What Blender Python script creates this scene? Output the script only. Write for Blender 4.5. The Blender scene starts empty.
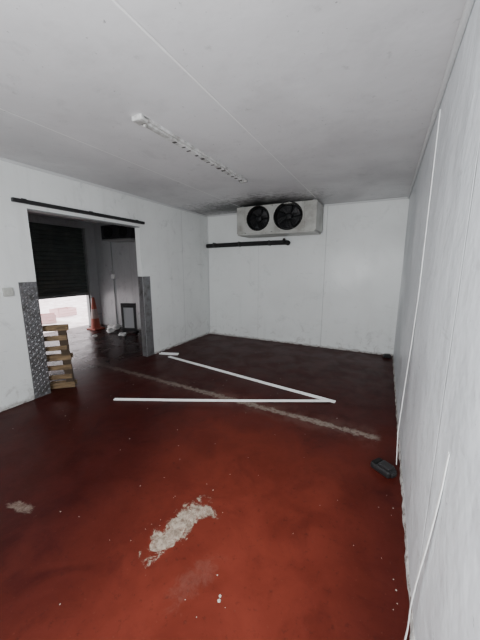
import bpy, bmesh, math, random
from mathutils import Vector, Matrix
random.seed(7)
SC=bpy.context.scene; COL=SC.collection

# ------------------------------------------------------------------ helpers
def mat(name, col, rough=.5, metal=0., spec=.5):
    m=bpy.data.materials.new(name); m.use_nodes=True
    b=m.node_tree.nodes["Principled BSDF"]
    b.inputs["Base Color"].default_value=(*col,1); b.inputs["Roughness"].default_value=rough
    b.inputs["Metallic"].default_value=metal; b.inputs["Specular IOR Level"].default_value=spec
    return m
class NT:
    def __init__(s,m): s.m=m; s.t=m.node_tree; s.b=s.t.nodes["Principled BSDF"]; s.tc=s.t.nodes.new("ShaderNodeTexCoord"); s.sep=None
    def n(s,t,**k):
        x=s.t.nodes.new(t)
        for a,v in k.items(): setattr(x,a,v)
        return x
    def l(s,a,b): s.t.links.new(a,b)
    def xyz(s):
        if not s.sep:
            s.sep=s.n("ShaderNodeSeparateXYZ"); s.l(s.tc.outputs["Object"],s.sep.inputs[0])
        return s.sep.outputs
    def noise(s,scale,detail=4,rough=.55,vec=None,stretch=None,dist=0):
        x=s.n("ShaderNodeTexNoise"); x.inputs["Scale"].default_value=scale; x.inputs["Detail"].default_value=detail
        x.inputs["Roughness"].default_value=rough; x.inputs["Distortion"].default_value=dist
        src=vec or s.tc.outputs["Object"]
        if stretch:
            mp=s.n("ShaderNodeMapping"); mp.inputs["Scale"].default_value=stretch; s.l(src,mp.inputs[0]); src=mp.outputs[0]
        s.l(src,x.inputs["Vector"]); return x.outputs["Fac"]
    def math(s,op,a,b=None,c=None,clamp=False):
        x=s.n("ShaderNodeMath",operation=op); x.use_clamp=clamp
        for i,v in enumerate((a,b,c)):
            if v is None: continue
            if isinstance(v,(int,float)): x.inputs[i].default_value=v
            else: s.l(v,x.inputs[i])
        return x.outputs[0]
    def ramp(s,v,lo,hi,a=0.,b=1.):
        x=s.n("ShaderNodeMapRange",interpolation_type='SMOOTHSTEP'); s.l(v,x.inputs[0])
        for i,k in enumerate((lo,hi,a,b)): x.inputs[i+1].default_value=k
        return x.outputs[0]
    def mix(s,f,a,b):
        x=s.n("ShaderNodeMix",data_type='RGBA')
        for i,v in ((0,f),(6,a),(7,b)):
            if isinstance(v,(int,float)): x.inputs[i].default_value=v
            elif isinstance(v,tuple): x.inputs[i].default_value=(*v,1)
            else: s.l(v,x.inputs[i])
        return x.outputs[2]
    def bump(s,h,strength=.2,dist=.01):
        x=s.n("ShaderNodeBump"); x.inputs["Strength"].default_value=strength; x.inputs["Distance"].default_value=dist
        s.l(h,x.inputs["Height"]); s.l(x.outputs[0],s.b.inputs["Normal"])
    def blob(s,cx,cy,rx,ry,noise,amt=.6,edge=.25,ang=0,axes=(0,1)):
        o=s.xyz(); X=s.math('SUBTRACT',o[axes[0]],cx); Y=s.math('SUBTRACT',o[axes[1]],cy)
        ca,sa=math.cos(ang),math.sin(ang)
        U=s.math('ADD',s.math('MULTIPLY',X,ca),s.math('MULTIPLY',Y,sa)); V=s.math('SUBTRACT',s.math('MULTIPLY',Y,ca),s.math('MULTIPLY',X,sa))
        U=s.math('DIVIDE',U,rx); V=s.math('DIVIDE',V,ry)
        d=s.math('SQRT',s.math('ADD',s.math('MULTIPLY',U,U),s.math('MULTIPLY',V,V)))
        d=s.math('ADD',d,s.math('MULTIPLY',s.math('SUBTRACT',noise,.5),amt*2))
        return s.ramp(d,1-edge,1+edge,1,0)

def obj(name,me,m=None,parent=None,smooth=False,label=None,category=None,kind=None,loc=None,rot=None,group=None):
    o=bpy.data.objects.new(name,me); COL.objects.link(o)
    if m and len(me.materials)==0: me.materials.append(m)
    if smooth:
        for p in me.polygons: p.use_smooth=True
    if parent: o.parent=parent
    if label: o["label"]=label
    if category: o["category"]=category
    if kind: o["kind"]=kind
    if group: o["group"]=group
    if loc: o.location=loc
    if rot: o.rotation_euler=rot
    return o
def empty(name,loc=(0,0,0),rot=(0,0,0),**k):
    o=bpy.data.objects.new(name,None); COL.objects.link(o); o.location=loc; o.rotation_euler=rot; o.empty_display_size=.1
    for a,v in k.items(): o[a]=v
    return o
def bm_box(bm,lo,hi,mi=0):
    vs=[bm.verts.new((x,y,z)) for x in (lo[0],hi[0]) for y in (lo[1],hi[1]) for z in (lo[2],hi[2])]
    for q in ((0,1,3,2),(4,6,7,5),(0,4,5,1),(2,3,7,6),(0,2,6,4),(1,5,7,3)):
        f=bm.faces.new([vs[i] for i in q]); f.material_index=mi
    return vs
def finish(bm,name="m",bevel=0,seg=2):
    if bevel: bmesh.ops.bevel(bm,geom=list(bm.edges),offset=bevel,segments=seg,affect='EDGES',profile=.5)
    bmesh.ops.recalc_face_normals(bm,faces=list(bm.faces))
    me=bpy.data.meshes.new(name); bm.to_mesh(me); bm.free(); return me
def boxes(bl,bevel=0,seg=2):
    bm=bmesh.new()
    for b in bl: bm_box(bm,b[0],b[1])
    return finish(bm,bevel=bevel,seg=seg)
def tube(path,r,n=12,closed=False,cap=True):
    bm=bmesh.new(); pts=[Vector(p) for p in path]; rings=[]
    for i,p in enumerate(pts):
        if closed: t=(pts[(i+1)%len(pts)]-pts[i-1])
        else: t=pts[min(i+1,len(pts)-1)]-pts[max(i-1,0)]
        t.normalize(); up=Vector((0,0,1)) if abs(t.z)<.9 else Vector((1,0,0))
        a=t.cross(up).normalized(); b=t.cross(a)
        rings.append([bm.verts.new(p+a*r*math.cos(k*2*math.pi/n)+b*r*math.sin(k*2*math.pi/n)) for k in range(n)])
    N=len(rings)
    for i in range(N if closed else N-1):
        A,B=rings[i],rings[(i+1)%N]
        for k in range(n): bm.faces.new((A[k],A[(k+1)%n],B[(k+1)%n],B[k]))
    if cap and not closed: bm.faces.new(rings[0]); bm.faces.new(rings[-1])
    return finish(bm)
def lathe(prof,n=48,axis='z'):
    bm=bmesh.new(); rings=[]
    for r,z in prof:
        ring=[]
        for k in range(n):
            a=k*2*math.pi/n; c,s=r*math.cos(a),r*math.sin(a)
            ring.append(bm.verts.new((c,s,z) if axis=='z' else (c,z,s)))
        rings.append(ring)
    for A,B in zip(rings,rings[1:]):
        for k in range(n): bm.faces.new((A[k],A[(k+1)%n],B[(k+1)%n],B[k]))
    bmesh.ops.remove_doubles(bm,verts=list(bm.verts),dist=1e-5)
    return finish(bm)
def strip(path,width,thick,side,prof_lip=True):
    bm=bmesh.new(); pts=[Vector(p) for p in path]; side=Vector(side).normalized(); rings=[]
    for i,p in enumerate(pts):
        t=(pts[min(i+1,len(pts)-1)]-pts[max(i-1,0)]).normalized()
        s=(side-t*side.dot(t)).normalized(); n=t.cross(s).normalized()
        if n.z<0 and abs(n.z)>.5: n=-n
        w=width/2
        pr=[(-w,0),(w,0),(w,thick),(w-.006,thick),(w-.006,thick*.55),(-w+.006,thick*.55),(-w+.006,thick),(-w,thick)] if prof_lip else [(-w,0),(w,0),(w,thick),(-w,thick)]
        rings.append([bm.verts.new(p+s*a+n*b) for a,b in pr])
    for A,B in zip(rings,rings[1:]):
        m=len(A)
        for k in range(m): bm.faces.new((A[k],A[(k+1)%m],B[(k+1)%m],B[k]))
    bm.faces.new(rings[0]); bm.faces.new(rings[-1])
    return finish(bm)
def curve_pts(pts,n=10):
    P=[Vector(p) for p in pts]; P=[P[0]*2-P[1]]+P+[P[-1]*2-P[-2]]; out=[]
    for i in range(1,len(P)-2):
        for k in range(n):
            t=k/n; a,b,c,d=P[i-1],P[i],P[i+1],P[i+2]
            out.append(.5*((2*b)+(c-a)*t+(2*a-5*b+4*c-d)*t*t+(3*b-a-3*c+d)*t**3))
    out.append(P[-2]); return out

# ------------------------------------------------------------------ materials
def panel_mat(name,base,dirt,joint_axis,joints,amount=.5,low=True,stain=None,dent=.25,jcol=(.20,.20,.195),jw=.009,smear=0,spec=.4,jamt=.45):
    m=mat(name,base,.42,0,spec); t=NT(m); o=t.xyz()
    big=t.noise(1.1,4,.55,dist=.4); fine=t.noise(9,6,.7); sp=t.noise(38,3,.6); drip=t.noise(1,5,.65,stretch=(7,7,.5) if low else (3,3,3))
    c=t.mix(t.ramp(big,.38,.72,0,.45*amount),base,dirt)
    c=t.mix(t.ramp(drip,.52,.72,0,.30*amount),c,dirt)
    c=t.mix(t.ramp(fine,.60,.75,0,.45*amount),c,tuple(x*.5 for x in dirt))
    c=t.mix(t.ramp(sp,.70,.76,0,.8*amount),c,tuple(x*.25 for x in dirt))
    if smear:
        sm=t.noise(2.4,6,.7,dist=1.5)
        c=t.mix(t.math('MULTIPLY',t.ramp(sm,.54,.68,0,smear),t.ramp(fine,.38,.6)),c,tuple(x*.55 for x in dirt))
        scr=t.noise(1,3,.6,stretch=(2.5,2.5,26)); c=t.mix(t.math('MULTIPLY',t.ramp(scr,.66,.72,0,smear),t.ramp(sm,.45,.6)),c,tuple(x*.4 for x in dirt))
    if low:
        g=t.ramp(t.math('ADD',o[2],t.math('MULTIPLY',t.math('SUBTRACT',fine,.5),.14)),0,.05,.6,0)
        c=t.mix(g,c,(.13,.10,.09))
        g2=t.math('MULTIPLY',t.ramp(o[2],0,.7,.35,0),t.ramp(t.noise(5,7,.75,dist=.8),.53,.65))
        c=t.mix(g2,c,(.22,.19,.165))
    if stain:
        for (cx,cy,rx,ry,s) in stain:
            mask=t.blob(cx,cy,rx,ry,fine,.7,.9)
            c=t.mix(t.math('MULTIPLY',mask,s),c,(.022,.022,.021))
            mask2=t.math('MULTIPLY',t.blob(cx,cy,rx*1.5,ry*1.9,big,.6,.6),t.ramp(t.noise(15,6,.7),.44,.62))
            c=t.mix(t.math('MULTIPLY',mask2,s*.75),c,(.05,.05,.05))
    hh=t.noise(2.6,4,.55)
    for j in joints:
        ja=jamt
        if isinstance(j,tuple): j,ja=j
        d=t.math('ABSOLUTE',t.math('SUBTRACT',o[joint_axis],j))
        c=t.mix(t.ramp(d,.002,jw,ja,0),c,jcol)
        hh=t.math('SUBTRACT',hh,t.ramp(d,.003,jw+.002,.25*ja/.45,0))
    t.l(c,t.b.inputs["Base Color"]); t.l(t.ramp(big,.3,.7,.28,.55),t.b.inputs["Roughness"])
    t.bump(hh,dent,.03)
    return m
WALL=(.80,.82,.81); DIRT=(.48,.485,.47)
m_wl=panel_mat("painted_panel_side",WALL,DIRT,1,(.55,1.12,4.45),.5,smear=.24,jamt=.3)
m_wb=panel_mat("painted_panel_end",(.82,.84,.83),DIRT,0,((-2.3,.15),-1.0),.35,smear=.16,jamt=.4)
m_wr=panel_mat("painted_panel_near",(.72,.75,.775),(.48,.505,.52),1,((1.2,.15),2.42,(3.65,.3)),.6,dent=1.0,smear=.28,spec=.55)
m_ce=panel_mat("painted_panel_ceiling",(.66,.655,.665),(.42,.415,.42),0,(-3.6,(-2.46,.8),-1.085),.75,low=False,smear=.16,
     stain=[(-2.0,4.70,.66,.28,1.0),(-2.8,4.95,.65,.30,.85)],jcol=(.88,.88,.87),jw=.009,spec=.25,jamt=.8)
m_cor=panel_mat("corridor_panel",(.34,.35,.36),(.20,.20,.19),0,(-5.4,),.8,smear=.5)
m_trim=mat("white_trim",(.60,.61,.61),.45)
m_pvc=mat("white_pvc",(.86,.87,.86),.35); t=NT(m_pvc); t.l(t.mix(t.ramp(t.noise(14,5,.7),.5,.75,0,.5),(.88,.89,.88),(.42,.40,.37)),t.b.inputs["Base Color"])

# floor
m_fl=mat("red_painted_floor",(.2,.03,.02),.4); t=NT(m_fl); o=t.xyz()
n1=t.noise(.7,3,.5,dist=.3); n2=t.noise(4.5,7,.68,dist=.3); n3=t.noise(30,4,.7); n4=t.noise(140,2,.6); n5=t.noise(2.2,6,.7,dist=1.2); nj=t.noise(13,6,.75,dist=.6); n6=t.noise(3,5,.6,dist=.4); n7=t.noise(26,5,.8,dist=.2)
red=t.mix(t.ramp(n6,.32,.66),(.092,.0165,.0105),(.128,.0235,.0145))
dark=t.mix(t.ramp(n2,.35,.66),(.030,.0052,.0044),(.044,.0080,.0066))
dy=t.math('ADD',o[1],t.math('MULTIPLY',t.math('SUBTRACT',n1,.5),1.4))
f=t.ramp(dy,1.2,3.4,.0,.95)  # light falloff and dirt painted in colour: darker toward back and both sides
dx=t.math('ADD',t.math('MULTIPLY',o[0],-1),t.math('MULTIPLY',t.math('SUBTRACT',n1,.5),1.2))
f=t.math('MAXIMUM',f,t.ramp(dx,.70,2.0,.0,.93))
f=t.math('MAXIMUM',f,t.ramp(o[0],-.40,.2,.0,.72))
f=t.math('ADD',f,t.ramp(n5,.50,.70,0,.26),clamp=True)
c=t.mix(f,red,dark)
c=t.mix(t.ramp(n3,.56,.70,0,.35),c,(.018,.006,.005))
c=t.mix(t.ramp(t.noise(60,3,.6),.64,.72,0,.25),c,(.15,.05,.036))
grey=t.mix(t.ramp(n7,.36,.62),(.15,.115,.09),(.34,.29,.235))
P=t.blob(-.965,1.10,.066,.185,nj,1.9,.16,ang=-.12)
P=t.math('MAXIMUM',P,t.math('MULTIPLY',t.blob(-.925,1.25,.10,.038,nj,1.9,.18,ang=.15),.95))
P=t.math('MULTIPLY',P,t.ramp(t.noise(1,5,.7,stretch=(40,14,1)),.32,.52,.60,1))
P=t.math('MAXIMUM',P,t.math('MULTIPLY',t.blob(-1.95,.745,.10,.028,nj,1.8,.3,ang=.1),.40))
P=t.math('MAXIMUM',P,t.math('MULTIPLY',t.blob(-.72,.90,.05,.12,nj,2.2,.5,ang=-.3),.06))
yy=t.math('SUBTRACT',o[1],t.math('ADD',2.60,t.math('MULTIPLY',o[0],-.045)))
yy=t.math('ABSOLUTE',t.math('ADD',yy,t.math('MULTIPLY',t.math('SUBTRACT',nj,.5),.20)))
line=t.math('MULTIPLY',t.ramp(yy,.022,.055,1,0),t.ramp(n7,.38,.54,.30,1.0))
smear=t.math('MULTIPLY',t.ramp(yy,.02,.24,1,0),t.ramp(n2,.40,.64,0,.16))
line=t.math('MAXIMUM',line,smear)
line=t.math('MULTIPLY',line,t.ramp(o[0],.02,.10,1,0))
line=t.math('MULTIPLY',line,t.ramp(o[0],-3.3,-1.0,.45,.80))
c=t.mix(line,c,(.25,.215,.18))
cor=t.math('MULTIPLY',t.ramp(dx,2.9,3.8,0,1),t.ramp(n5,.52,.72,.0,.15))
P=t.math('MAXIMUM',P,cor)
c=t.mix(P,c,grey)
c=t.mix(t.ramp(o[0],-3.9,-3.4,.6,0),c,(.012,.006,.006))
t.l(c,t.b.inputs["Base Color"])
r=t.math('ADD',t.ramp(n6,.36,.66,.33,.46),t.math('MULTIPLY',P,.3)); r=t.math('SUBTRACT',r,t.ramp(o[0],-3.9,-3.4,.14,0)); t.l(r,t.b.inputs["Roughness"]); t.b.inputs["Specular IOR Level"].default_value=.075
h=t.math('ADD',t.math('MULTIPLY',n4,.4),t.math('MULTIPLY',n3,.6)); t.bump(h,.2,.004)

m_black=mat("black_plastic",(.012,.012,.013),.45)
m_foam=mat("black_pipe_insulation",(.010,.010,.010),.85)
m_case=mat("evaporator_casing",(.50,.50,.47),.35,.1); t=NT(m_case)
c=t.mix(t.ramp(t.noise(3,5,.6),.42,.70,0,.7),(.44,.44,.415),(.20,.19,.165)); t.l(t.mix(t.ramp(t.noise(22,5,.7),.60,.72,0,.6),c,(.07,.065,.06)),t.b.inputs["Base Color"])
m_fin=mat("coil_fins",(.02,.02,.02),.5,.7)
m_blade=mat("dark_fan_blade",(.010,.010,.012),.55,.1)
m_guard=mat("fan_guard_wire",(.007,.007,.007),.6,.0,.2)
m_alu=mat("tread_plate_aluminium",(.22,.22,.23),.42,.75); t=NT(m_alu)
t.l(t.mix(t.ramp(t.noise(8,5,.7),.4,.75),(.25,.25,.26),(.13,.125,.12)),t.b.inputs["Base Color"])
m_wood=mat("pallet_pine",(.42,.28,.15),.7); t=NT(m_wood)
g=t.noise(6,6,.65,stretch=(1,14,14)); t.l(t.mix(t.ramp(g,.35,.68),(.25,.165,.085),(.07,.043,.022)),t.b.inputs["Base Color"]); t.bump(g,.5,.006)
m_wood2=mat("pallet_pine_dark",(.05,.032,.018),.75)
m_shut=mat("dark_shutter_steel",(.05,.06,.058),.4,.2); t=NT(m_shut)
t.l(t.mix(t.ramp(t.noise(3,5,.7),.4,.7),(.07,.088,.082),(.10,.115,.107)),t.b.inputs["Base Color"])
m_frame=mat("galvanised_frame",(.22,.23,.23),.5,.5)
m_orange=mat("orange_cone_plastic",(.26,.045,.022),.6); m_refl=mat("white_reflective_band",(.30,.22,.20),.6)
m_out=mat("outdoor_concrete",(.55,.53,.50),.8); t=NT(m_out); t.l(t.mix(t.ramp(t.noise(2.5,5,.7),.4,.6),(.85,.80,.80),(.58,.50,.50)),t.b.inputs["Base Color"])
m_outw=mat("outdoor_rendered_wall",(.88,.86,.87),.8)
m_pink=mat("faded_pink_plastic",(.62,.42,.42),.6)
m_dust=mat("pale_debris",(.42,.39,.35),.8)
m_rag=mat("grey_white_cloth",(.70,.70,.70),.9)
m_batten=mat("batten_white_enamel",(.80,.80,.79),.4); t=NT(m_batten)
c=t.mix(t.ramp(t.noise(8,5,.7),.40,.64,0,.85),(.68,.68,.67),(.30,.29,.27)); t.l(c,t.b.inputs["Base Color"])
m_grime=mat("mouldy_black_grime",(.07,.066,.062),.8)
m_cream=mat("cream_plastic",(.45,.45,.42),.5)
m_gpanel=mat("grey_sheet",(.30,.31,.32),.6)

# ------------------------------------------------------------------ room shell
H=2.57; XL=-3.5; XR=.225; YB=5.33; YN=-1.7; T=.1
DY0,DY1,DZ=1.82,3.40,2.12
CX=-6.6; CY=4.9; CN=.3
S="structure"
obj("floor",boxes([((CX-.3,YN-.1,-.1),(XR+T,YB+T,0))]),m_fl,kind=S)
obj("ceiling",boxes([((CX-.3,YN-.1,H),(XR+T,YB+T,H+.1))]),m_ce,kind=S)
obj("wall_left",boxes([((XL-T,YN,0),(XL,DY0,H)),((XL-T,DY1,0),(XL,YB,H)),((XL-T,DY0,DZ),(XL,DY1,H))]),m_wl,kind=S)
obj("wall_back",boxes([((XL-T,YB,0),(XR+T,YB+T,H))]),m_wb,kind=S)
obj("wall_right",boxes([((XR,YN,0),(XR+T,YB,H))]),m_wr,kind=S)
obj("wall_near",boxes([((XL-T,YN-.1,0),(XR+T,YN,H))]),m_wb,kind=S)
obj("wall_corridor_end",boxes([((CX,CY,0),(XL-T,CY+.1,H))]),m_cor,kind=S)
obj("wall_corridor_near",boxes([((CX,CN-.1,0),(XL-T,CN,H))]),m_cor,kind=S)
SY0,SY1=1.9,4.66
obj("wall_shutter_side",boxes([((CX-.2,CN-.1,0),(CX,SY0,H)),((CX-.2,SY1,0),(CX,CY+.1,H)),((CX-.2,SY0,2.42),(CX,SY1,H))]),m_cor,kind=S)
obj("trim_1",boxes([((XR-.028,YN,H-.035),(XR,YB,H))],.010),m_trim,kind=S)
obj("trim_2",boxes([((XL,YB-.012,H-.03),(XR,YB,H))],.003),m_trim,kind=S)
obj("trim_3",boxes([((XL,YN,H-.03),(XL+.012,YB,H))],.003),m_trim,kind=S)
obj("trim_4",boxes([((XL,YB-.02,.0),(XL+.02,YB,H))],.004),m_trim,kind=S)
m_base=mat("grimy_skirting",(.3,.28,.26),.6); t=NT(m_base); t.l(t.mix(t.ramp(t.noise(9,6,.8),.44,.62),(.50,.49,.47),(.10,.07,.06)),t.b.inputs["Base Color"])
bm=bmesh.new(); prev=None; N=420
for i in range(N+1):
    y=YN+(YB-YN)*i/N; wv=.010+.003*(math.sin(i*.31)+.6*math.sin(i*.83+1)+.4*random.uniform(-1,1)); hv=.026+.006*math.sin(i*.23)+.004*random.uniform(-1,1)
    ring=[bm.verts.new((XR,y,0)),bm.verts.new((XR-wv,y,0)),bm.verts.new((XR-wv*.75,y,hv*.5)),bm.verts.new((XR-.003,y,hv)),bm.verts.new((XR,y,hv))]
    if prev:
        for k in range(5): bm.faces.new((prev[k],prev[(k+1)%5],ring[(k+1)%5],ring[k]))
    prev=ring
obj("baseboard_right",finish(bm),m_base,kind=S)
obj("baseboard_back",boxes([((XL,YB-.015,0),(XR,YB,.02))],.004),m_base,kind=S)
obj("baseboard_left",boxes([((XL,YN,0),(XL+.012,DY0-.19,.02)),((XL,DY1+.18,0),(XL+.012,YB,.02))],.004),m_base,kind=S)

obj("ground_outside",boxes([((-14,-2,-.12),(CX-.3,12,-.02))]),m_out,kind=S)
obj("wall_outside",boxes([((-14.2,-2,-.1),(-14,12,3))]),m_outw,kind=S)

# ------------------------------------------------------------------ roller shutter
rs=empty("roller_shutter",(CX-.1,(SY0+SY1)/2,.86),label="dark steel roller shutter half raised over the loading opening",category="roller shutter")
bm=bmesh.new(); w=(SY1-SY0)/2-.03; z=0; prof=[]
while z<1.62:
    for k in range(8): prof.append((.030*abs(math.sin(math.pi*k/8))**.6,z+.09*k/8))
    z+=.09
A=[];B=[]
for x,zz in prof: A.append(bm.verts.new((x,-w,zz))); B.append(bm.verts.new((x,w,zz)))
for i in range(len(A)-1): bm.faces.new((A[i],A[i+1],B[i+1],B[i]))
cur=obj("shutter_curtain",finish(bm),m_shut,rs); md=cur.modifiers.new("s","SOLIDIFY"); md.thickness=.004
obj("bottom_rail",boxes([((-.015,-w,-.06),(.03,w,.004))],.006),m_frame,rs)
for s in (-1,1):
    obj("guide_rail",boxes([((-.03,s*(w+.0)-.015+s*.01,-.86),(.05,s*(w)+.015+s*.01,1.56))],.004),m_frame,rs)

# ------------------------------------------------------------------ door track and kick plates
dt=empty("door_track",(XL+.03,2.58,2.18),label="long black sliding-door track above the doorway",category="door track")
obj("rail",boxes([((-.03,-.90,-.018),(.012,.90,.022))],.003),m_black,dt)
for yv in (-.78,0,.78): obj("bracket",boxes([((-.03,yv-.025,.018),(-.018,yv+.025,.035))],.002),m_black,dt)
obj("trim_5",boxes([((XL-T-.004,DY0,DZ-.012),(XL+.004,DY1,DZ))]),m_frame,kind=S)

def tread_plate(u,v,n,w,h):
    bm=bmesh.new(); u,v,n=map(Vector,(u,v,n))
    def P(a,b,c): return u*a+v*b+n*c
    vs=[bm.verts.new(P(a,b,c)) for a in (0,w) for b in (0,h) for c in (0,.003)]
    for q in ((0,1,3,2),(4,6,7,5),(0,4,5,1),(2,3,7,6),(0,2,6,4),(1,5,7,3)): bm.faces.new([vs[i] for i in q])
    st=.036; i=0; a=st*.6
    while a<w-.012:
        b=st*.6; j=0
        while b<h-.012:
            d=1 if (i+j)%2 else -1; lx,ly=.013,.013*d; px,py=-.0045*d,.0045
            tp=[P(a-lx,b-ly,.003),P(a+px,b+py,.003),P(a+lx,b+ly,.003),P(a-px,b-py,.003)]
            top=bm.verts.new(P(a,b,.007)); c=[bm.verts.new(q) for q in tp]
            for k in range(4): bm.faces.new((c[k],c[(k+1)%4],top))
            b+=st; j+=1
        a+=st; i+=1
    return finish(bm)
def kick(loc,u,n,w,h,label):
    e=empty("kick_plate",loc,label=label,category="kick plate",group="tread plates on the doorway jambs")
    obj("plate",tread_plate(u,(0,0,1),n,w,h),m_alu,e)
    uu,nn=Vector(u),Vector(n)
    rot=nn.to_track_quat('Z','Y').to_euler()
    for a in (.016,w-.016):
        for zv in (.05,h/2,h-.05):
            obj("screw",lathe([(0,.006),(.005,.005),(.007,.003),(.007,0)],10),m_frame,e,loc=uu*a+nn*.003+Vector((0,0,zv)),rot=rot)
kick((XL+.001,DY0-.18,.004),(0,1,0),(1,0,0),.18,1.335,"grey aluminium tread plate guarding the nearer doorway jamb face")
kick((XL+.001,DY1+.002,.004),(0,1,0),(1,0,0),.16,1.345,"grey aluminium tread plate on the farther doorway jamb face")
kick((XL-T,DY1-.001,.004),(1,0,0),(0,-1,0),T,1.345,"narrow grey tread plate inside the farther doorway reveal")

sw=empty("wall_switch",(XL,1.53,1.245),label="small pale electrical isolator on the painted wall",category="switch")
obj("back_box",boxes([((0,-.043,-.043),(.03,.043,.043))],.006),m_cream,sw)
obj("rocker",boxes([((.028,-.012,-.02),(.036,.012,.02))],.002),m_cream,sw)

# ------------------------------------------------------------------ evaporator
EX0,EX1,EY0,EY1,EZ0,EZ1=-2.49,-1.06,4.76,5.24,2.09,2.545
ev=empty("evaporator",((EX0+EX1)/2,(EY0+EY1)/2,EZ0),label="dull white cold room evaporator with two black fans below the ceiling",category="evaporator")
def E(x,y,z): return (x-(EX0+EX1)/2,y-(EY0+EY1)/2,z-EZ0)
fans=[(-2.075,.205),(-1.535,.240)]; fz=2.335
bm=bmesh.new()
def front_cell(x0,x1,cx,r):
    n=48; z0,z1=EZ0,EZ1; ring=[];out=[]
    rz=min(r,.222)
    for k in range(n):
        a=2*math.pi*(k+.5)/n; c,s=math.cos(a),math.sin(a)
        ring.append(bm.verts.new(E(cx+r*c,EY0,fz+rz*s*.97)))
        tx=((x1-cx) if c>0 else (x0-cx))/c; tz=((z1-fz) if s>0 else (z0-fz))/s; q=min(tx,tz)
        out.append(bm.verts.new(E(cx+q*c,EY0,fz+q*s)))
    for k in range(n): bm.faces.new((ring[k],ring[(k+1)%n],out[(k+1)%n],out[k]))
    back=[bm.verts.new(v.co+Vector((0,.05,0))) for v in ring]
    for k in range(n): bm.faces.new((ring[k],ring[(k+1)%n],back[(k+1)%n],back[k]))
front_cell(-2.33,-1.81,fans[0][0],fans[0][1]); front_cell(-1.81,-1.255,fans[1][0],fans[1][1])
me=finish(bm); fp=obj("fan_panel",me,m_case,ev)
obj("left_housing",boxes([(E(EX0,EY0,EZ0),E(-2.33,EY1,EZ1))],.004),m_case,ev)
obj("right_housing",boxes([(E(-1.255,EY0,EZ0),E(EX1,EY1,EZ1))],.004),m_case,ev)
obj("casing_shell",boxes([(E(-2.33,EY0+.002,EZ1-.012),E(-1.255,EY1,EZ1)),(E(-2.33,EY1-.02,EZ0),E(-1.255,EY1,EZ1-.012))]),m_case,ev)
obj("coil",boxes([(E(-2.33+i*.0179,EY0+.16,EZ0+.012),E(-2.326+i*.0179,EY1-.03,EZ1-.02)) for i in range(60)]),m_fin,ev)
obj("drip_tray",boxes([(E(EX0+.02,EY0-.015,EZ0-.03),E(EX1-.02,EY1,EZ0))],.006),m_case,ev)
for hx in (-2.4,-1.12):
    for hy in (EY0+.07,EY1-.07):
        obj("hanger",boxes([(E(hx-.02,hy-.02,EZ1-.002),E(hx+.02,hy+.02,H+.001))]),m_frame,ev)
for cx,r in fans:
    c=E(cx,EY0,fz); sq=min(r,.222)/r*.97
    fan=empty("fan",c); fan.parent=ev
    fan["label"]="black axial fan behind a wire guard"
    hub=lathe([(0,-.005),(.05,0),(.058,.012),(.058,.07),(0,.07)],24,'y'); obj("hub",hub,m_blade,fan,smooth=True,loc=(0,.03,0))
    bm=bmesh.new()
    for b in range(5):
        a0=b*2*math.pi/5+.3; g=[]
        for i in range(6):
            rr=.05+(r*.88-.05)*i/5; row=[]
            for j in range(6):
                a=a0+(j/5-.5)*(.85+.25*i/5)+.25*i/5; y=.055+(j/5-.5)*-.05
                row.append(bm.verts.new((rr*math.cos(a),y,rr*math.sin(a)*sq)))
            g.append(row)
        for i in range(5):
            for j in range(5): bm.faces.new((g[i][j],g[i+1][j],g[i+1][j+1],g[i][j+1]))
    bl=obj("fan_blades",finish(bm),m_blade,fan,smooth=True); md=bl.modifiers.new("s","SOLIDIFY"); md.thickness=.003
    gme=[]
    for q in range(7):
        rr=r*(.16+.14*q)+.005; yy=-.03*math.cos(min(1,rr/(r*1.02))*math.pi/2)-.004
        gme.append(tube([(rr*math.cos(k*2*math.pi/40),yy,rr*math.sin(k*2*math.pi/40)*sq) for k in range(40)],.0022 if q<6 else .008,6,closed=True))
    for q in range(6):
        a=q*math.pi/3+.2
        gme.append(tube([(rr*math.cos(a),-.03*math.cos(min(1,rr/(r*1.02))*math.pi/2)-.006,rr*math.sin(a)*sq) for rr in (.02,r*.4,r*.75,r*1.02)],.003,6))
    bm=bmesh.new()
    for g in gme: bm.from_mesh(g)
    obj("fan_guard",finish(bm),m_guard,fan)
    sh=obj("shroud",lathe([(r,.0),(r*.985,.06),(r*.985,.13),(0,.131)],40,'y'),m_black,fan); sh.scale=(1,1,sq)

bp=empty("insulated_pipe",(-2.6,YB-.055,1.955),label="black foam-insulated pipe run on the end wall under the evaporator",category="pipe")
obj("pipe_run",tube(curve_pts([(-.88,0,-.012),(-.3,0,-.005),(.3,0,.0),(.80,0,.0),(.90,-.01,-.005),(.935,-.04,-.02)],5),.044,14),m_foam,bp,smooth=True)
obj("branch_pipe",tube(curve_pts([(.70,-.02,.01),(.80,-.05,.012),(.86,-.09,.025),(.88,-.12,.05)],5),.024,12),m_foam,bp,smooth=True)
for xv in (-.7,-.1,.55): obj("pipe_clip",boxes([((xv-.012,-.05,-.050),(xv+.012,.055,.049))],.006),m_black,bp)

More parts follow.
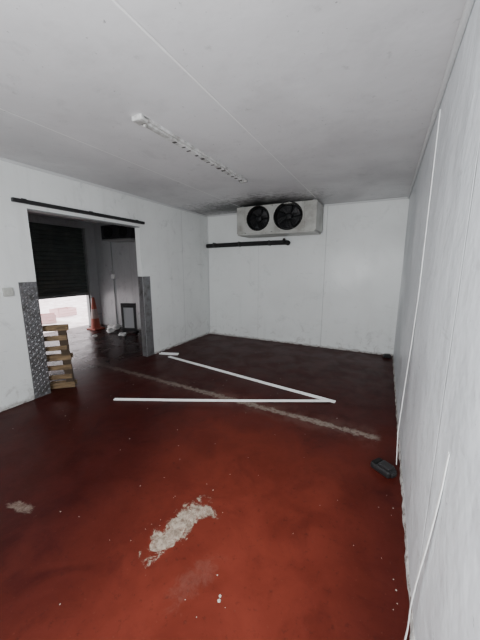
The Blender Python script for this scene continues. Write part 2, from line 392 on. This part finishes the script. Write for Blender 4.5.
# ------------------------------------------------------------------ fluorescent batten
fb=empty("light_batten",(-1.685,2.55,H+.001),label="white mould-marked fluorescent batten fitting with no tube on the ceiling",category="light fitting")
L=.86
obj("batten_body",boxes([((-.048,-L,-.022),(.048,L,0))],.006),m_batten,fb)
obj("reflector_spine",boxes([((-.026,-L+.04,-.036),(.026,L-.04,-.021))],.005),m_batten,fb)
obj("tube_bracket",boxes([((-.048,-L-.02,-.036),(.048,-L+.06,.0))],.008),m_batten,fb)
obj("end_cap",boxes([((-.048,L-.04,-.034),(.048,L+.02,.0))],.006),m_batten,fb)
for s in (-1,1):
    obj("lamp_holder",boxes([((-.010,s*(L-.06)-.010,-.052),(.010,s*(L-.06)+.010,-.034))],.004),m_batten,fb)
random.seed(3)
for i in range(13):
    yv=-.45+i*.1+random.uniform(-.02,.02); ww=random.uniform(.008,.020)
    obj("grimy_clip",boxes([((-.014-random.uniform(0,.012),yv-ww,-.0385),(random.uniform(.010,.027),yv+ww,-.020))],.003),m_grime,fb)

# ------------------------------------------------------------------ loose strips
obj("plastic_trunking_strip",strip([(-3.16,3.55,.004),(-2.2,3.40,.004),(-1.3,3.255,.004),(-.39,3.12,.004)],.046,.012,(0.15,1,0)),m_pvc,label="long white plastic trunking strip lying across the red floor",category="plastic strip",group="loose white strips")
obj("plastic_trunking_strip",strip([(-2.66,2.04,.004),(-2.0,2.35,.004),(-1.2,2.74,.004),(-.42,3.10,.020)],.034,.012,(-.43,1,0)),m_pvc,label="long white plastic trunking strip meeting another at a sharp point",category="plastic strip",group="loose white strips")
obj("plastic_trunking_strip",strip([(-3.42,3.62,.004),(-3.25,3.66,.004),(-3.10,3.72,.004)],.07,.02,(-.3,1,0)),m_pvc,label="short broken white plastic offcut by the doorway jamb",category="plastic strip",group="loose white strips")
obj("joint_cover_strip",strip([(XR-.004,2.42,2.5),(XR-.004,2.42,1.3),(XR-.012,2.41,1.0),(XR-.03,2.37,.6),(XR-.045,2.31,.25),(XR-.035,2.26,.015)],.022,.004,(0,1,0),False),m_pvc,label="white joint cover strip peeling off the wall toward the floor",category="joint strip",group="wall joint strips")
obj("joint_cover_strip",strip(curve_pts([(XR-.005,1.00,.93),(XR-.005,1.010,.88),(XR-.007,1.022,.76),(XR-.014,1.05,.56),(XR-.024,1.08,.36),(XR-.030,1.10,.20),(XR-.030,1.10,.08),(XR-.036,1.09,.01)],6),.013,.003,(0,1,0),False),m_pvc,label="loose white plastic strip hanging down the near wall panel",category="joint strip",group="wall joint strips")

# ------------------------------------------------------------------ black battery-like block on floor
bb=empty("battery_pack",(.108,2.15,0),(0,0,math.radians(-35)),label="chunky black plastic battery pack lying on the floor by the wall",category="battery pack")
obj("pack_body",boxes([((-.085,-.050,0),(.07,.050,.050))],.014,3),m_black,bb)
obj("terminal_block",boxes([((-.03,-.036,.044),(.06,.036,.070))],.008,3),m_black,bb)
obj("latch",boxes([((.06,-.026,.008),(.084,.026,.042))],.007,3),m_black,bb)
obj("rail_slot",boxes([((-.078,-.044,.046),(-.04,.044,.056))],.004),m_guard,bb)
b2=empty("plastic_block",(.13,5.2,0),(0,0,.2),label="small black plastic block in the far room corner",category="plastic block")
obj("block_body",boxes([((-.06,-.04,0),(.06,.04,.045))],.008),m_black,b2)
obj("block_lid",boxes([((-.045,-.03,.043),(.045,.03,.06))],.005),m_black,b2)

# ------------------------------------------------------------------ pallet standing on edge
pal=empty("wooden_pallet",(-3.375,2.055,0),(0,math.radians(-2),math.radians(38)),label="weathered wooden pallet standing on its edge inside the doorway",category="pallet")
for z0,hh,dx in ((.012,.07,-.01),(.13,.055,-.03),(.25,.06,-.015),(.37,.07,-.005),(.50,.055,-.035),(.625,.06,-.02),(.745,.065,.01)):
    obj("deck_board",boxes([((-1.2,0,z0),(dx,.018,z0+hh))],.002),m_wood,pal)
for z0 in (.012,.37,.745):
    obj("deck_board",boxes([((-1.2,.095,z0),(-.02,.113,z0+.06))],.002),m_wood,pal)
for z0 in (.02,.375,.75):
    for x0 in (-1.2,-.67,-.12):
        obj("block",boxes([((x0,.038,z0),(x0+.08,.095,z0+.045))],.002),m_wood,pal)
for x0 in (-1.2,-.67,-.115):
    obj("stringer_board",boxes([((x0,.018,.012),(x0+.095,.038,.808))],.002),m_wood2,pal)

# ------------------------------------------------------------------ corridor things
tc=empty("traffic_cone",(-6.27,4.47,0),label="dull orange traffic cone with a pale band by the shutter",category="traffic cone")
obj("base",boxes([((-.15,-.15,0),(.15,.15,.025))],.010),m_orange,tc)
obj("cone_body",lathe([(.11,.025),(.088,.26),(.058,.54),(.030,.76),(.025,.78),(.0,.78)],32),m_orange,tc,smooth=True)
obj("reflective_band",lathe([(.0900,.27),(.064,.50)],32),m_refl,tc,smooth=True)
cu=empty("condenser_unit",(-5.27,4.63,2.10),label="dark wall-mounted cooling unit high on the passage wall",category="cooling unit")
obj("unit_body",boxes([((-.46,-.2,0),(.46,.27,.30))],.01),m_blade,cu)
for s in (-.22,.22):
    obj("unit_fan",lathe([(0,-.01),(.04,-.01),(.045,0),(.11,.0),(.12,-.02),(.13,-.02),(.135,.01)],32,'y'),m_guard,cu,loc=(s,-.205,.15))
obj("unit_tray",boxes([((-.44,-.22,-.03),(.44,.27,.0))],.005),m_frame,cu)
cp=empty("conduit",(-6.0,CY-.019,.0),label="thin grey conduit running down the passage wall to the floor",category="conduit")
obj("conduit_pipe",tube([(0,0,.0),(0,0,1.2),(0,0,2.4)],.012,10),m_frame,cp)
obj("junction_box",boxes([((-.05,-.03,1.22),(.05,.02,1.32))],.006),m_trim,cp)
ct=empty("framed_panel",(-5.24,4.6,0),(0,0,.35),label="black-framed grey panel standing on the passage floor",category="panel")
for sx in (-.15,.15):
    obj("upright",boxes([((sx-.025,-.02,0),(sx+.025,.02,.68))],.004),m_black,ct)
    obj("foot",boxes([((sx-.03,-.10,0),(sx+.03,.10,.03))],.006),m_black,ct)
obj("top_bar",boxes([((-.175,-.022,.58),(.175,.022,.68))],.004),m_black,ct)
obj("lower_bar",boxes([((-.175,-.022,.03),(.175,.022,.10))],.004),m_black,ct)
obj("inset_panel",boxes([((-.14,-.008,.09),(.14,.008,.59))],.002),m_gpanel,ct)
def rag(loc,r,seed,label):
    bm=bmesh.new(); bmesh.ops.create_icosphere(bm,subdivisions=3,radius=r); q=.14/r
    for v in bm.verts:
        k=1+.25*math.sin(q*(v.co.x*31+v.co.y*17)+seed)+.18*math.sin(q*(v.co.z*43+v.co.x*23)+seed*2); v.co*=k; v.co.z=max(0,v.co.z*.5+.05)
    obj("crumpled_rag",finish(bm),m_rag,smooth=True,loc=loc,label=label,category="cloth",group="rubbish on the passage floor")
rag((-5.82,4.66,0),.14,0,"crumpled pale cloth dropped against the passage wall")
rag((-5.60,4.36,0),.09,2,"small crumpled pale cloth on the passage floor")
rag((-5.05,4.22,0),.07,5,"small crumpled pale cloth beside the framed panel")
rag((-5.45,3.85,0),.05,8,"tiny pale cloth scrap on the dark passage floor")
def crate(loc,rz,label):
    e=empty("plastic_crate",loc,(0,0,rz),label=label,category="crate",group="crates outside the shutter")
    obj("crate_base",boxes([((-.2,-.3,0),(.2,.3,.02))]),m_pink,e)
    for s in (-1,1):
        obj("side_wall",boxes([((s*.2-.01,-.3,z0),(s*.2+.01,.3,z0+.06)) for z0 in (.02,.10,.18)]+[((s*.2-.011,y0-.015,.0),(s*.2+.011,y0+.015,.24)) for y0 in (-.285,0,.285)]),m_pink,e)
        obj("end_wall",boxes([((-.2,s*.3-.01,.0),(.2,s*.3+.01,.24))]),m_pink,e)
crate((-9.0,5.35,-.02),.1,"pale pinkish plastic crate on the ground outside")
crate((-8.3,4.35,-.02),-.5,"pale pinkish plastic crate turned askew near the shutter")

# ------------------------------------------------------------------ debris
random.seed(11)
bm=bmesh.new()
def chip(x,y,s):
    if abs(x-.1)<.18 and abs(y-2.17)<.18: return
    n=random.randint(4,6); a0=random.random()*6; h=s*.35
    b=[];tp=[]
    for k in range(n):
        a=a0+k*2*math.pi/n; r=s*random.uniform(.4,1); b.append(bm.verts.new((x+r*math.cos(a),y+r*math.sin(a),.0008))); tp.append(bm.verts.new((x+.7*r*math.cos(a),y+.7*r*math.sin(a),h)))
    bm.faces.new(tp); 
    for k in range(n): bm.faces.new((b[k],b[(k+1)%n],tp[(k+1)%n],tp[k]))
for i in range(80):
    x=random.uniform(-3.2,.0); y=random.uniform(.5,4.9); chip(x,y,random.choice((.003,.004,.005,.007)))
for i in range(12):
    chip(XR-.05-abs(random.gauss(0,.03)),random.uniform(.9,2.0),random.choice((.003,.004,.006)))
for i in range(12):
    chip(-.95+random.gauss(0,.25),1.12+random.gauss(0,.15),random.choice((.003,.004)))
chip(-.555,.88,.012); chip(-.562,.897,.009); chip(-.93,1.42,.007); chip(-.62,.97,.005)
obj("floor_debris",finish(bm),m_dust,kind="stuff",label="scattered pale crumbs and chips on the red floor",category="debris")

# ------------------------------------------------------------------ lights
def area(name,loc,rot,size,power,col=(1,1,1),sy=None):
    l=bpy.data.lights.new(name,"AREA"); l.energy=power; l.color=col; l.size=size
    if sy: l.shape='RECTANGLE'; l.size_y=sy
    o=bpy.data.objects.new(name,l); COL.objects.link(o); o.location=loc; o.rotation_euler=rot; return o
area("room_fill",(-.7,-.9,1.5),(math.radians(94),0,math.radians(0)),1.0,126,(.965,.985,1.0),.8)  # unseen area light added behind the camera, in place of entrance light
area("passage_fill",(-5.0,1.6,2.45),(0,0,0),.6,3,(.95,1,.98),.3)  # added fill so the shutter slats show; no lamp known in the passage
def spot(name,loc,target,power,ang,blend,size,col):
    l=bpy.data.lights.new(name,"SPOT"); l.energy=power; l.spot_size=math.radians(ang); l.spot_blend=blend; l.shadow_soft_size=size; l.color=col
    o=bpy.data.objects.new(name,l); COL.objects.link(o); o.location=loc
    o.rotation_euler=(Vector(target)-Vector(loc)).to_track_quat('-Z','Y').to_euler()
spot("torch_light",(-.42,.25,1.75),(-.52,1.50,0.0),80,76,1.0,.12,(1,.96,.91))
w=bpy.data.worlds.new("sky"); SC.world=w; w.use_nodes=True
w.node_tree.nodes["Background"].inputs[0].default_value=(1,.95,.97,1); w.node_tree.nodes["Background"].inputs[1].default_value=6.0

cd=bpy.data.cameras.new("camera"); cam=bpy.data.objects.new("camera",cd); COL.objects.link(cam)
cam.location=(0,0,1.5); cam.rotation_euler=(math.radians(79.4),0,math.radians(27)); cd.lens=283/640*36; cd.sensor_width=36; cd.clip_start=.02
SC.camera=cam
